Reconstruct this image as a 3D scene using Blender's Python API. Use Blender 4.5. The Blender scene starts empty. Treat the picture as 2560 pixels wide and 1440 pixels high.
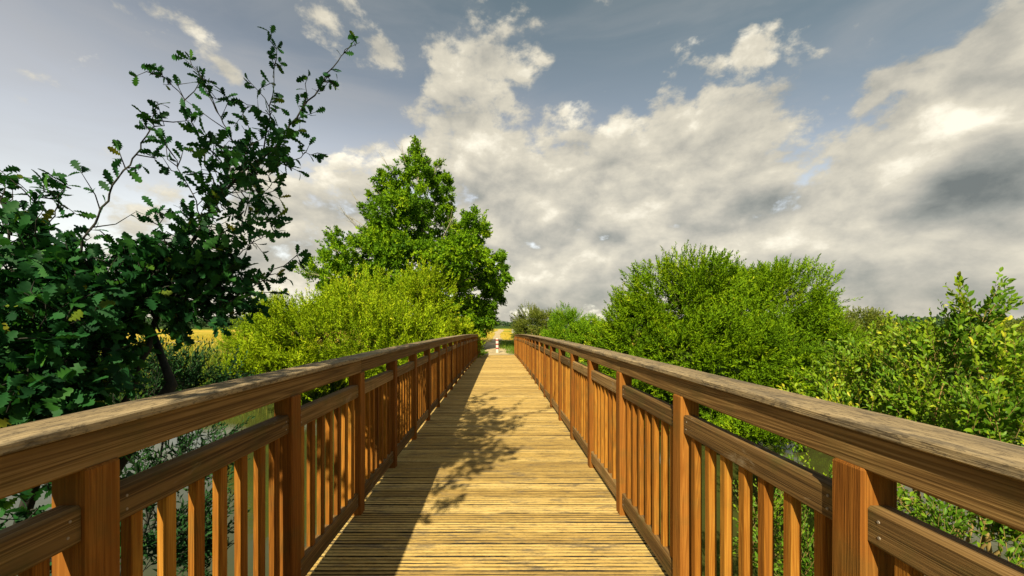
import bpy, math
import numpy as np
from mathutils import Vector

R = math.radians
rng = np.random.default_rng(11)
scene = bpy.context.scene
COL = scene.collection

# ------------------------------------------------------------------ camera
EYE = (0.062, 0.0, 1.46)
cam_d = bpy.data.cameras.new("camera")
cam_d.lens = 14.06
cam_d.sensor_width = 36.0
cam_d.shift_x = 0.0133
cam_d.shift_y = 0.0363
cam_d.clip_start = 0.05
cam_d.clip_end = 20000
cam = bpy.data.objects.new("camera", cam_d)
cam.location = EYE
cam.rotation_euler = (R(90), 0, 0)
COL.objects.link(cam)
scene.camera = cam

# ------------------------------------------------------------------ exposure
scene.view_settings.view_transform = 'Standard'
scene.view_settings.look = 'None'
scene.view_settings.exposure = 0.72
scene.view_settings.gamma = 1.0

# ------------------------------------------------------------------ sun
SUNDIR = Vector((0.37, 1.32, -1.0)).normalized()      # the way the light travels
sun_d = bpy.data.lights.new("sun", 'SUN')
sun_d.energy = 5.0
sun_d.angle = R(0.53)
sun_d.color = (1.0, 0.86, 0.62)
sun = bpy.data.objects.new("sun", sun_d)
sun.rotation_euler = SUNDIR.to_track_quat('-Z', 'Y').to_euler()
sun.location = (-8, -20, 30)
COL.objects.link(sun)

# ------------------------------------------------------------------ world
world = bpy.data.worlds.new("World")
scene.world = world
world.use_nodes = True


class NT:
    """small helper to write node trees"""
    def __init__(self, tree):
        self.t = tree
        self.t.nodes.clear()

    def n(self, typ, **kw):
        nd = self.t.nodes.new(typ)
        for k, v in kw.items():
            setattr(nd, k, v)
        return nd

    def link(self, a, b):
        self.t.links.new(a, b)

    def put(self, sock, v):
        if isinstance(v, bpy.types.NodeSocket):
            self.link(v, sock)
        elif isinstance(v, (tuple, list)) and len(v) == 3 and sock.type == 'RGBA':
            sock.default_value = (*v, 1)
        else:
            sock.default_value = v

    def m(self, op, a, b=0.0, c=0.0, clamp=False):
        nd = self.n('ShaderNodeMath', operation=op, use_clamp=clamp)
        self.put(nd.inputs[0], a); self.put(nd.inputs[1], b); self.put(nd.inputs[2], c)
        return nd.outputs[0]

    def vm(self, op, a, b=(0, 0, 0)):
        nd = self.n('ShaderNodeVectorMath', operation=op)
        self.put(nd.inputs[0], a); self.put(nd.inputs[1], b)
        return nd.outputs[0]

    def mix(self, f, a, b, blend='MIX'):
        nd = self.n('ShaderNodeMix', data_type='RGBA', blend_type=blend)
        self.put(nd.inputs[0], f); self.put(nd.inputs[6], a); self.put(nd.inputs[7], b)
        return nd.outputs[2]

    def noise(self, vec, scale, detail=4, rough=0.55, dist=0.0, dim='3D'):
        nd = self.n('ShaderNodeTexNoise', noise_dimensions=dim)
        self.put(nd.inputs['Vector'], vec)
        nd.inputs['Scale'].default_value = scale
        nd.inputs['Detail'].default_value = detail
        nd.inputs['Roughness'].default_value = rough
        nd.inputs['Distortion'].default_value = dist
        return nd.outputs[0]

    def ramp(self, f, stops):
        nd = self.n('ShaderNodeValToRGB')
        el = nd.color_ramp.elements
        while len(el) < len(stops):
            el.new(0.5)
        for e, (p, c) in zip(el, stops):
            e.position = p
            e.color = (*c, 1) if len(c) == 3 else c
        self.put(nd.inputs[0], f)
        return nd.outputs[0]

    def map(self, f, a, b, c=0.0, d=1.0, smooth=False):
        nd = self.n('ShaderNodeMapRange', clamp=True)
        if smooth:
            nd.interpolation_type = 'SMOOTHSTEP'
        self.put(nd.inputs[0], f)
        for i, v in enumerate((a, b, c, d)):
            self.put(nd.inputs[i + 1], v)
        return nd.outputs[0]

    def xform(self, vec, scale=(1, 1, 1), loc=(0, 0, 0), rot=(0, 0, 0), typ='POINT'):
        nd = self.n('ShaderNodeMapping', vector_type=typ)
        self.put(nd.inputs[0], vec)
        nd.inputs['Location'].default_value = loc
        nd.inputs['Rotation'].default_value = rot
        nd.inputs['Scale'].default_value = scale
        return nd.outputs[0]


def build_world():
    w = NT(world.node_tree)
    out = w.n('ShaderNodeOutputWorld')
    bg = w.n('ShaderNodeBackground')
    w.link(bg.outputs[0], out.inputs[0])
    bg.inputs['Strength'].default_value = 0.1
    sky = w.n('ShaderNodeTexSky', sky_type='NISHITA')
    sky.sun_disc = False
    sky.sun_elevation = R(36.1)
    sky.sun_rotation = R(195.7)
    sky.altitude = 0
    sky.air_density = 1.0
    sky.dust_density = 1.2
    sky.ozone_density = 1.5
    tc = w.n('ShaderNodeTexCoord')
    d = tc.outputs['Generated']
    sp = w.n('ShaderNodeSeparateXYZ'); w.link(d, sp.inputs[0])
    x, y, z = sp.outputs
    az = w.m('ARCTAN2', x, y)
    el = w.m('ARCSINE', w.m('MINIMUM', w.m('MAXIMUM', z, -1.0), 1.0))
    cm = w.n('ShaderNodeCombineXYZ'); w.link(az, cm.inputs[0]); w.link(el, cm.inputs[1])
    ae = cm.outputs[0]
    # cloud coordinate: the view direction, flattened so that billows lie a little wider than tall
    p = w.xform(d, scale=(1, 1, 1.55))

    def field(blobs):
        """soft elliptical banks at (azimuth, elevation), radians; sum of weight*falloff"""
        acc = None
        for (a, e, ra, re, rot, wt) in blobs:
            v = w.xform(ae, scale=(ra, re, 1), loc=(a, e, 0), rot=(0, 0, R(rot)), typ='TEXTURE')
            g = w.n('ShaderNodeTexGradient', gradient_type='SPHERICAL')
            w.link(v, g.inputs[0])
            s = w.m('MULTIPLY', w.m('SMOOTH_MIN', g.outputs[1], 1.0, 0.1), wt)
            acc = s if acc is None else w.m('ADD', acc, s)
        return acc

    n_big = w.noise(p, 2.6, 3, 0.5, 0.3)
    warp = w.n('ShaderNodeTexNoise'); warp.inputs['Scale'].default_value = 5.0; warp.inputs['Detail'].default_value = 5
    w.link(p, warp.inputs['Vector'])
    wv = w.n('ShaderNodeVectorMath', operation='SCALE'); wv.inputs['Scale'].default_value = 0.05
    w.link(w.vm('SUBTRACT', warp.outputs['Color'], (0.5, 0.5, 0.5)), wv.inputs[0])
    pw = w.vm('ADD', p, wv.outputs[0])

    def billow(v, scale):
        vo = w.n('ShaderNodeTexVoronoi', feature='F1')
        vo.inputs['Scale'].default_value = scale
        vo.inputs['Detail'].default_value = 1.0
        vo.inputs['Roughness'].default_value = 0.5
        w.link(v, vo.inputs['Vector'])
        return w.m('SUBTRACT', 0.85, vo.outputs['Distance'])

    def body(v, det):
        return w.m('ADD', w.m('MULTIPLY', w.noise(v, 5.0, det, 0.6), 0.72), w.m('MULTIPLY', billow(v, 9.0), 0.28))

    n1 = body(pw, 10)
    n2 = body(w.vm('ADD', pw, (-0.02, -0.03, 0.085)), 8)
    n_f = w.noise(pw, 16, 8, 0.62)
    n_s = w.noise(w.vm('ADD', pw, (-0.005, -0.01, 0.025)), 16, 6, 0.62)
    cover = field(BANKS)
    # beyond the modelled banks: an ordinary broken cover all round
    gen = w.m('MULTIPLY', w.map(w.m('ABSOLUTE', az), 1.0, 1.5, 0, 1, True), w.m('MULTIPLY', n_big, 0.9))
    dens = w.m('ADD', w.m('ADD', cover, gen),
               w.m('ADD', w.m('MULTIPLY', w.m('SUBTRACT', n1, 0.5), 2.2), w.m('MULTIPLY', w.m('SUBTRACT', n_f, 0.5), 1.7)))
    alpha = w.map(dens, 0.14, 0.58, 0, 1, True)
    # relief: the sun-side of each billow is brighter than its underside
    relief = w.m('ADD', w.m('MULTIPLY', w.m('SUBTRACT', n1, n2), 1.05), w.m('MULTIPLY', w.m('SUBTRACT', n_f, n_s), 0.5))
    dark = field(DARKS)
    light = field(LIGHTS)
    lum = w.m('ADD', w.m('ADD', 0.645, w.m('MULTIPLY', light, 0.38)),
              w.m('SUBTRACT', w.m('ADD', relief, w.m('MULTIPLY', w.m('SUBTRACT', n_big, 0.5), 0.45)),
                  w.m('MULTIPLY', w.m('MULTIPLY', dark, w.m('ADD', w.m('MULTIPLY', n_f, 1.0), 0.55)), 0.36)))
    ccol = w.ramp(lum, [(0.0, (1.0, 1.12, 1.08)), (0.25, (2.0, 2.05, 1.85)), (0.5, (3.2, 3.05, 2.6)),
                        (0.78, (4.7, 4.35, 3.5)), (1.0, (7.0, 6.5, 5.3))])
    # clear sky
    hsv = w.n('ShaderNodeHueSaturation')
    hsv.inputs['Saturation'].default_value = 0.52
    hsv.inputs['Value'].default_value = SKY_VALUE
    w.link(sky.outputs[0], hsv.inputs['Color'])
    grad = w.ramp(w.m('ADD', el, w.m('MULTIPLY', az, 0.15)), [(0.0, (2.9, 2.6, 2.2)), (0.28, (2.4, 2.2, 1.95)), (0.48, (1.30, 1.34, 1.28)), (0.75, (0.88, 1.08, 0.98))])
    clear = w.mix(1.0, hsv.outputs[0], grad, 'MULTIPLY')
    # thin high veil
    veil = w.noise(w.xform(pw, scale=(1, 1, 2.2), rot=(0, R(18), 0)), 2.4, 7, 0.55, 0.6)
    clear = w.mix(w.map(veil, 0.38, 0.75, 0, 0.38, True), clear, (3.0, 2.95, 2.9))
    col = w.mix(w.m('MULTIPLY', alpha, 0.95), clear, ccol)
    # unseen sky overhead and behind is dimmed, added to cut the fill light
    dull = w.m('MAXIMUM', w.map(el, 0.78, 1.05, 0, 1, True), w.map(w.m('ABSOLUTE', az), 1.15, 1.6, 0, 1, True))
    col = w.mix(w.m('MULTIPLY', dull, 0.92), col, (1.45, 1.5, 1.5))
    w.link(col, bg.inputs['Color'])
    world.cycles.sampling_method = 'MANUAL'
    world.cycles.sample_map_resolution = 512


def ae_of(px, py):
    """direction (azimuth, elevation) of a point noted in the photograph"""
    u, v = (px - 1246) / 1000, (813 - py) / 1000
    a = math.atan(u)
    return a, math.atan(v * math.cos(a))


def bank(px, py, rx, ry, rot, wt):
    a, e = ae_of(px, py)
    k = math.cos(a)
    return (a, e, max(0.01, rx / 1000 * k * k), max(0.01, ry / 1000 * k), rot, wt)


SKY_VALUE = 0.56
BANKS = [bank(*b) for b in [
    (1850, 580, 950, 360, 0, 1.3), (2380, 330, 500, 210, 25, 1.0), (1740, 330, 430, 240, 22, 0.85),
    (1180, 300, 420, 260, 25, 0.52), (2520, 100, 300, 200, 0, 1.1), (1230, 120, 300, 130, 30, 0.50),
    (820, 50, 240, 90, -20, 0.66), (560, 160, 150, 55, -25, 0.75), (1300, 560, 460, 280, 0, 0.65),
    (850, 520, 380, 230, 0, 0.7), (650, 480, 140, 90, -10, 0.9), (700, 660, 600, 190, 0, 0.75),
    (2210, 210, 160, 70, 25, 0.55), (1890, 110, 70, 100, 0, 0.55), (1600, 740, 1400, 170, 0, 0.7), (2450, 600, 520, 300, 0, 1.2), (2200, 760, 700, 120, 0, 0.8),
    (400, 660, 700, 190, 0, 0.5), (80, 190, 240, 45, -20, 0.3), (1250, 440, 380, 200, 0, 0.45), (300, 400, 400, 120, 0, 0.25), (420, 30, 300, 60, 10, 0.35), (960, 130, 60, 40, 0, 0.5),
]]
DARKS = [bank(*b) for b in [
    (2440, 460, 340, 100, 14, 2.0), (2380, 735, 420, 90, 0, 1.0), (1900, 500, 200, 50, 0, 0.5),
    (1420, 740, 190, 55, 0, 0.8), (2480, 200, 160, 90, 0, 0.8), (660, 525, 120, 30, 0, 0.9),
    (1640, 650, 160, 60, 0, 0.45), (2050, 690, 260, 60, 0, 0.5), (2480, 610, 300, 80, 0, 0.5), (1250, 780, 400, 40, 0, 0.3),
]]
LIGHTS = [bank(*b) for b in [
    (2400, 320, 330, 120, 25, 0.9), (1420, 640, 210, 90, 10, 0.35), (1380, 700, 150, 45, 0, 0.4), (1820, 420, 220, 60, 20, 0.25),
    (1650, 550, 160, 90, 0, 0.35), (2130, 640, 150, 50, 0, 0.35), (1750, 240, 260, 110, 20, 0.15), (650, 470, 80, 40, 0, 0.2),
]]
build_world()


# ================================================================== materials
def new_mat(name):
    m = bpy.data.materials.new(name)
    m.use_nodes = True
    return m, NT(m.node_tree)


def finish(nt, color, rough=0.7, spec=0.3, bump=None, bump_d=0.01, bump_s=0.6, metallic=0.0):
    out = nt.n('ShaderNodeOutputMaterial')
    b = nt.n('ShaderNodeBsdfPrincipled')
    nt.put(b.inputs['Base Color'], color)
    nt.put(b.inputs['Roughness'], rough)
    nt.put(b.inputs['Specular IOR Level'], spec)
    nt.put(b.inputs['Metallic'], metallic)
    if bump is not None:
        bn = nt.n('ShaderNodeBump')
        bn.inputs['Strength'].default_value = bump_s
        bn.inputs['Distance'].default_value = bump_d
        nt.put(bn.inputs['Height'], bump)
        nt.link(bn.outputs[0], b.inputs['Normal'])
    nt.link(b.outputs[0], out.inputs[0])
    return b


def attr(nt, name='tint'):
    a = nt.n('ShaderNodeAttribute', attribute_name=name)
    return a.outputs['Fac']


def wood(name, axis, dark, mid, light, grain=1.0, weather=None, weather_amt=0.0, algae=0.0, rough=0.8, ring=34.0, along=0.055, con=1.0, dirt=False, speck=0.0):
    """timber with the grain running along one axis; tint (0-1) varies board to board"""
    m, nt = new_mat(name)
    tc = nt.n('ShaderNodeTexCoord')
    tint = attr(nt)
    o = tc.outputs['Object']
    sh = nt.n('ShaderNodeCombineXYZ')
    for i in range(3):
        nt.put(sh.inputs[i], nt.m('MULTIPLY', tint, (7.3, 5.1, 9.7)[i]))
    o = nt.vm('ADD', o, sh.outputs[0])
    sc = {'x': (along, 1, 1), 'y': (1, along, 1), 'z': (1, 1, along)}[axis]
    g = nt.xform(o, scale=sc)
    # growth rings cut lengthwise
    n_ring = nt.noise(g, ring, 2, 0.55, 0.6)
    rings = nt.m('FRACT', nt.m('MULTIPLY', n_ring, 9.0 * grain))
    rings = nt.m('ABSOLUTE', nt.m('SUBTRACT', rings, 0.5))
    fine = nt.noise(nt.xform(o, scale={'x': (0.02, 1, 1), 'y': (1, 0.02, 1), 'z': (1, 1, 0.02)}[axis]), 260, 3, 0.6)
    big = nt.noise(g, 4.5, 3, 0.6)
    f = nt.m('ADD', nt.m('MULTIPLY', nt.m('SUBTRACT', rings, 0.25), con),
             nt.m('ADD', nt.m('MULTIPLY', nt.m('SUBTRACT', fine, 0.5), 0.5),
                  nt.m('ADD', nt.m('MULTIPLY', nt.m('SUBTRACT', big, 0.5), 1.1), nt.m('MULTIPLY', nt.m('SUBTRACT', tint, 0.5), 0.5))))
    f = nt.m('ADD', f, 0.47)
    c = nt.ramp(f, [(0.0, dark), (0.5, mid), (1.0, light)])
    # knots
    vo = nt.n('ShaderNodeTexVoronoi')
    vo.inputs['Scale'].default_value = 3.2
    nt.link(nt.xform(o, scale={'x': (0.35, 1, 1), 'y': (1, 0.35, 1), 'z': (1, 1, 0.35)}[axis]), vo.inputs['Vector'])
    kn = nt.map(vo.outputs['Distance'], 0.03, 0.055, 0.75, 0)
    c = nt.mix(kn, c, tuple(v * 0.45 for v in dark))
    if weather is not None:
        wn = nt.noise(nt.xform(o, scale={'x': (0.25, 1, 1), 'y': (1, 0.25, 1), 'z': (1, 1, 0.25)}[axis]), 14, 6, 0.7, 0.5)
        c = nt.mix(nt.map(wn, 0.62 - weather_amt * 0.3, 0.72 - weather_amt * 0.2, 0, 0.85), c, weather)
    if algae:
        an = nt.noise(o, 5.0, 5, 0.65)
        c = nt.mix(nt.map(an, 0.5, 0.7, 0, algae), c, (0.075, 0.085, 0.022))
    if speck:     # lichen and dark fungus flecks
        sn = nt.noise(nt.xform(o, scale={'x': (0.3, 1, 1), 'y': (1, 0.3, 1), 'z': (1, 1, 0.3)}[axis]), 95, 4, 0.75)
        c = nt.mix(nt.map(sn, 0.53, 0.60, 0, speck), c, (0.075, 0.06, 0.04))
    if dirt:      # silt and algae lodged in the grooves, unevenly
        dn = nt.noise(nt.xform(o, scale=(0.5, 1, 1)), 5.5, 5, 0.65)
        dd = nt.m('MULTIPLY', attr(nt, 'dirt'), nt.map(dn, 0.34, 0.55, 0.5, 1.0))
        c = nt.mix(dd, c, (0.030, 0.026, 0.018))
    h = nt.m('ADD', nt.m('MULTIPLY', rings, 0.5), nt.m('MULTIPLY', fine, 0.9))
    finish(nt, c, rough, 0.15, h, 0.003, 0.8)
    return m


M = {}
M['post'] = wood('stained_post_timber', 'z', (0.10, 0.033, 0.005), (0.225, 0.083, 0.011), (0.38, 0.165, 0.028), 1.0, ring=22, algae=0.35, along=.03, con=.7)
M['baluster'] = wood('stained_baluster_timber', 'z', (0.11, 0.038, 0.005), (0.28, 0.108, 0.012), (0.48, 0.24, 0.035), 1.0, algae=0.3, along=.03, con=.7)
M['rail'] = wood('stained_rail_timber', 'y', (0.055, 0.028, 0.009), (0.20, 0.114, 0.036), (0.42, 0.27, 0.10), 1.0, algae=0.3, ring=24, along=.012, con=.95)
M['lowrail'] = wood('weathered_rail_timber', 'y', (0.06, 0.034, 0.012), (0.20, 0.118, 0.040), (0.40, 0.26, 0.105), 1.0,
                    weather=(0.30, 0.24, 0.15), weather_amt=0.10, algae=0.5, ring=24, along=.012, con=.95)
M['cap'] = wood('weathered_cap_timber', 'y', (0.13, 0.10, 0.06), (0.36, 0.275, 0.15), (0.56, 0.45, 0.27), 1.0,
                weather=(0.12, 0.10, 0.07), weather_amt=0.46, rough=0.85, ring=26, along=.03, con=.6, speck=0.7)
M['deck'] = wood('weathered_deck_timber', 'x', (0.26, 0.165, 0.052), (0.63, 0.435, 0.128), (0.86, 0.65, 0.25), 0.8,
                 weather=(0.22, 0.175, 0.105), weather_amt=0.34, rough=0.85, ring=40, along=.03, con=.8, dirt=True, speck=.35)
M['beam'] = wood('bridge_beam_timber', 'y', (0.06, 0.04, 0.025), (0.10, 0.07, 0.04), (0.15, 0.1, 0.06), 1.0, algae=0.5)


def leaf_mat(name, stops, rough=0.45, trans=0.3, spec=0.35, back=1.25):
    m, nt = new_mat(name)
    t = attr(nt)
    c = nt.ramp(t, stops)
    out = nt.n('ShaderNodeOutputMaterial')
    b = nt.n('ShaderNodeBsdfPrincipled')
    nt.link(c, b.inputs['Base Color'])
    b.inputs['Roughness'].default_value = rough
    b.inputs['Specular IOR Level'].default_value = spec
    tr = nt.n('ShaderNodeBsdfTranslucent')
    nt.link(nt.mix(1.0, c, (back, back, back * 0.6), 'MULTIPLY'), tr.inputs['Color'])
    mx = nt.n('ShaderNodeMixShader')
    mx.inputs[0].default_value = trans
    nt.link(b.outputs[0], mx.inputs[1]); nt.link(tr.outputs[0], mx.inputs[2])
    nt.link(mx.outputs[0], out.inputs[0])
    return m


M['oak_leaf'] = leaf_mat('oak_leaves', [(0, (0.007, 0.040, 0.014)), (0.45, (0.018, 0.095, 0.024)), (0.8, (0.042, 0.155, 0.022)), (0.95, (0.07, 0.17, 0.015)), (1, (0.20, 0.22, 0.02))], 0.6, 0.3, 0.15)
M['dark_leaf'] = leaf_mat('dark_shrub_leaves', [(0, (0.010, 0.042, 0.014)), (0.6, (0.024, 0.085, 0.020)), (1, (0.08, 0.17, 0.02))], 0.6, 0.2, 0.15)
M['willow'] = leaf_mat('willow_leaves', [(0, (0.04, 0.10, 0.004)), (0.5, (0.125, 0.245, 0.005)), (0.85, (0.24, 0.37, 0.006)), (1, (0.38, 0.44, 0.02))], 0.65, 0.2, 0.08)
M['yellow_willow'] = leaf_mat('yellow_willow_leaves', [(0, (0.10, 0.16, 0.006)), (0.5, (0.20, 0.325, 0.006)), (0.85, (0.36, 0.47, 0.010)), (1, (0.50, 0.52, 0.03))], 0.65, 0.2, 0.08)
M['tree_leaf'] = leaf_mat('alder_leaves', [(0, (0.03, 0.09, 0.006)), (0.5, (0.125, 0.27, 0.008)), (0.85, (0.25, 0.41, 0.008)), (1, (0.34, 0.46, 0.015))], 0.6, 0.24, 0.1)
M['buck_leaf'] = leaf_mat('buckthorn_leaves', [(0, (0.04, 0.10, 0.006)), (0.5, (0.105, 0.23, 0.012)), (0.85, (0.25, 0.37, 0.014)), (1, (0.50, 0.50, 0.03))], 0.45, 0.26, 0.2)
M['olive_leaf'] = leaf_mat('olive_bush_leaves', [(0, (0.06, 0.09, 0.01)), (0.5, (0.14, 0.19, 0.018)), (1, (0.26, 0.28, 0.04))], 0.5, 0.25)
M['far_leaf'] = leaf_mat('far_wood_leaves', [(0, (0.018, 0.05, 0.02)), (0.5, (0.035, 0.08, 0.028)), (1, (0.07, 0.12, 0.03))], 0.7, 0.1)
M['grass'] = leaf_mat('grass_blades', [(0, (0.06, 0.15, 0.008)), (0.45, (0.14, 0.24, 0.012)), (0.75, (0.38, 0.34, 0.03)), (1, (0.62, 0.47, 0.07))], 0.6, 0.3)


def bark_mat(name, a, b):
    m, nt = new_mat(name)
    tc = nt.n('ShaderNodeTexCoord')
    n = nt.noise(nt.xform(tc.outputs['Object'], scale=(1, 1, 0.3)), 22, 5, 0.65)
    finish(nt, nt.ramp(n, [(0.3, a), (0.7, b)]), 0.85, 0.2, n, 0.01, 0.6)
    return m


M['bark'] = bark_mat('oak_bark', (0.014, 0.016, 0.013), (0.045, 0.047, 0.035))
M['pale_bark'] = bark_mat('pale_bark', (0.16, 0.15, 0.09), (0.36, 0.33, 0.22))
M['twig'] = bark_mat('brown_twig', (0.06, 0.05, 0.02), (0.16, 0.13, 0.06))
M['stem'] = bark_mat('yellow_stem', (0.14, 0.10, 0.03), (0.34, 0.25, 0.08))


def water_mat():
    m, nt = new_mat('canal_water')
    tc = nt.n('ShaderNodeTexCoord')
    n = nt.noise(nt.xform(tc.outputs['Object'], scale=(1, 1.6, 1)), 2.2, 4, 0.6, 0.4)
    b = finish(nt, (0.055, 0.062, 0.016), 0.05, 0.5, n, 0.02, 0.16)
    b.inputs['IOR'].default_value = 1.33
    return m


M['water'] = water_mat()


def ground_mat():
    m, nt = new_mat('meadow_ground')
    tc = nt.n('ShaderNodeTexCoord')
    o = tc.outputs['Object']
    big = nt.noise(nt.xform(o, scale=(0.5, 1, 1)), 0.045, 4, 0.6, 0.5)
    mid = nt.noise(o, 0.6, 6, 0.65)
    fine = nt.noise(o, 9, 5, 0.7)
    z = attr(nt, 'dry')
    f = nt.m('ADD', nt.m('ADD', nt.m('MULTIPLY', z, 0.75), nt.m('MULTIPLY', nt.m('SUBTRACT', big, 0.5), 1.1)),
             nt.m('ADD', nt.m('MULTIPLY', nt.m('SUBTRACT', mid, 0.5), 0.6), nt.m('MULTIPLY', nt.m('SUBTRACT', fine, 0.5), 0.5)))
    c = nt.ramp(f, [(0.0, (0.03, 0.065, 0.010)), (0.28, (0.12, 0.20, 0.014)), (0.5, (0.30, 0.30, 0.022)), (0.72, (0.55, 0.40, 0.045)), (1, (0.66, 0.50, 0.12))])
    finish(nt, c, 0.95, 0.1, nt.m('ADD', fine, mid), 0.12, 0.8)
    return m


M['ground'] = ground_mat()


def path_mat():
    m, nt = new_mat('sandy_path')
    tc = nt.n('ShaderNodeTexCoord')
    o = tc.outputs['Object']
    n = nt.noise(o, 3, 7, 0.7)
    n2 = nt.noise(nt.xform(o, scale=(3, 0.4, 1)), 1.0, 4, 0.6)
    c = nt.ramp(nt.m('ADD', nt.m('MULTIPLY', n, 0.6), nt.m('MULTIPLY', n2, 0.4)), [(0.3, (0.30, 0.24, 0.13)), (0.5, (0.52, 0.42, 0.24)), (0.7, (0.66, 0.55, 0.35))])
    finish(nt, c, 0.95, 0.1, n, 0.02, 0.6)
    return m


M['path'] = path_mat()


def paint(name, col, dirt=(0.25, 0.22, 0.15)):
    m, nt = new_mat(name)
    tc = nt.n('ShaderNodeTexCoord')
    n = nt.noise(tc.outputs['Object'], 11, 5, 0.7)
    finish(nt, nt.mix(nt.map(n, 0.52, 0.75, 0, 0.55), col, dirt), 0.55, 0.4)
    return m


M['white_paint'] = paint('white_paint', (0.58, 0.56, 0.50))
M['steel'] = new_mat('weathered_steel')[0]
finish(NT(M['steel'].node_tree), (0.30, 0.26, 0.2), 0.6, 0.4, metallic=0.5)
M['red_paint'] = paint('red_paint', (0.33, 0.03, 0.025), (0.2, 0.04, 0.03))
M['grey_wood'] = wood('grey_fence_timber', 'x', (0.24, 0.19, 0.12), (0.38, 0.32, 0.22), (0.5, 0.43, 0.3), 1.0)


# ================================================================== mesh helpers
def tag(o, label=None, cat=None, group=None, kind=None):
    if label: o['label'] = label
    if cat: o['category'] = cat
    if group: o['group'] = group
    if kind: o['kind'] = kind
    return o


def empty(name, loc=(0, 0, 0), parent=None):
    o = bpy.data.objects.new(name, None)
    o.empty_display_size = 0.2
    o.location = loc
    COL.objects.link(o)
    if parent: o.parent = parent
    return o


class MB:
    """collects vertices and faces, with a tint per vertex"""
    def __init__(self):
        self.v, self.f, self.t, self.mi = [], [], [], []

    def add(self, verts, faces, tint=0.5, mi=0):
        k = len(self.v)
        self.mi += [mi] * len(faces)
        self.v += [tuple(p) for p in verts]
        self.f += [tuple(i + k for i in q) for q in faces]
        self.t += [tint] * len(verts)

    def loft(self, rings, tint=0.5, caps=True, closed=True):
        """rings: list of equal-length lists of points"""
        n = len(rings[0])
        verts = [p for r in rings for p in r]
        faces = []
        for i in range(len(rings) - 1):
            for j in range(n if closed else n - 1):
                a, b = i * n + j, i * n + (j + 1) % n
                faces.append((a, b, b + n, a + n))
        if caps:
            faces.append(tuple(range(n))[::-1])
            faces.append(tuple(range((len(rings) - 1) * n, len(rings) * n)))
        self.add(verts, faces, tint)

    def tube(self, pts, rads, sides=8, tint=0.5):
        rings = []
        P = [Vector(p) for p in pts]
        for i, p in enumerate(P):
            d = (P[min(i + 1, len(P) - 1)] - P[max(i - 1, 0)]).normalized()
            a = d.cross(Vector((0.31, 0.2, 0.93)))
            if a.length < 1e-3: a = d.cross(Vector((1, 0, 0)))
            a.normalize(); b = d.cross(a)
            rings.append([p + (a * math.cos(t) + b * math.sin(t)) * rads[i] for t in np.linspace(0, 2 * math.pi, sides, endpoint=False)])
        self.loft(rings, tint)

    def screw(self, x, y, z, s, r=.0046):
        """a round screw head on a face that looks towards the bridge axis (x outward, side s)"""
        n = 10
        ang = np.linspace(0, 2 * math.pi, n, endpoint=False)
        ring = [(s * (x + .001), y + r * math.cos(t), z + r * math.sin(t)) for t in ang] + [(s * (x - .0016), y + .75 * r * math.cos(t), z + .75 * r * math.sin(t)) for t in ang]
        self.add(ring, [(j, (j + 1) % n, n + (j + 1) % n, n + j) for j in range(n)] + [tuple(range(n, 2 * n))], .5, 1)

    def lathe(self, prof, sides=24, tint=0.5):
        """prof: (radius, z) from bottom to top"""
        self.loft([[(r * math.cos(t), r * math.sin(t), z) for t in np.linspace(0, 2 * math.pi, sides, endpoint=False)] for r, z in prof], tint)

    def build(self, name, mat, parent=None, smooth=False, loc=(0, 0, 0)):
        me = bpy.data.meshes.new(name)
        me.from_pydata(self.v, [], self.f)
        a = me.attributes.new('tint', 'FLOAT', 'POINT')
        a.data.foreach_set('value', np.array(self.t, dtype=np.float32))
        for q in (mat if isinstance(mat, list) else [mat]):
            me.materials.append(q)
        me.polygons.foreach_set('material_index', np.array(self.mi, dtype=np.int32))
        import bmesh
        bm = bmesh.new(); bm.from_mesh(me)
        bmesh.ops.recalc_face_normals(bm, faces=bm.faces[:])
        bm.to_mesh(me); bm.free()
        if smooth:
            me.polygons.foreach_set('use_smooth', np.ones(len(me.polygons), dtype=bool))
        o = bpy.data.objects.new(name, me)
        o.location = loc
        COL.objects.link(o)
        if parent: o.parent = parent
        return o


def np_mesh(name, V, F, tint, mat, parent=None, smooth=False, extra=None):
    """V (n,3); F (m,k) all faces with k corners; fast path for foliage"""
    me = bpy.data.meshes.new(name)
    n, (m, k) = len(V), F.shape
    me.vertices.add(n); me.vertices.foreach_set('co', V.astype(np.float32).ravel())
    me.loops.add(m * k); me.loops.foreach_set('vertex_index', F.astype(np.int32).ravel())
    me.polygons.add(m)
    me.polygons.foreach_set('loop_start', np.arange(0, m * k, k, dtype=np.int32))
    me.polygons.foreach_set('loop_total', np.full(m, k, dtype=np.int32))
    if smooth:
        me.polygons.foreach_set('use_smooth', np.ones(m, dtype=bool))
    me.update(calc_edges=True)
    a = me.attributes.new('tint', 'FLOAT', 'POINT')
    a.data.foreach_set('value', tint.astype(np.float32))
    for nm, arr in (extra or {}).items():
        a = me.attributes.new(nm, 'FLOAT', 'POINT')
        a.data.foreach_set('value', arr.astype(np.float32))
    me.materials.append(mat)
    o = bpy.data.objects.new(name, me)
    COL.objects.link(o)
    if parent: o.parent = parent
    return o


def unit(a):
    return a / np.maximum(np.linalg.norm(a, axis=-1, keepdims=True), 1e-9)


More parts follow.
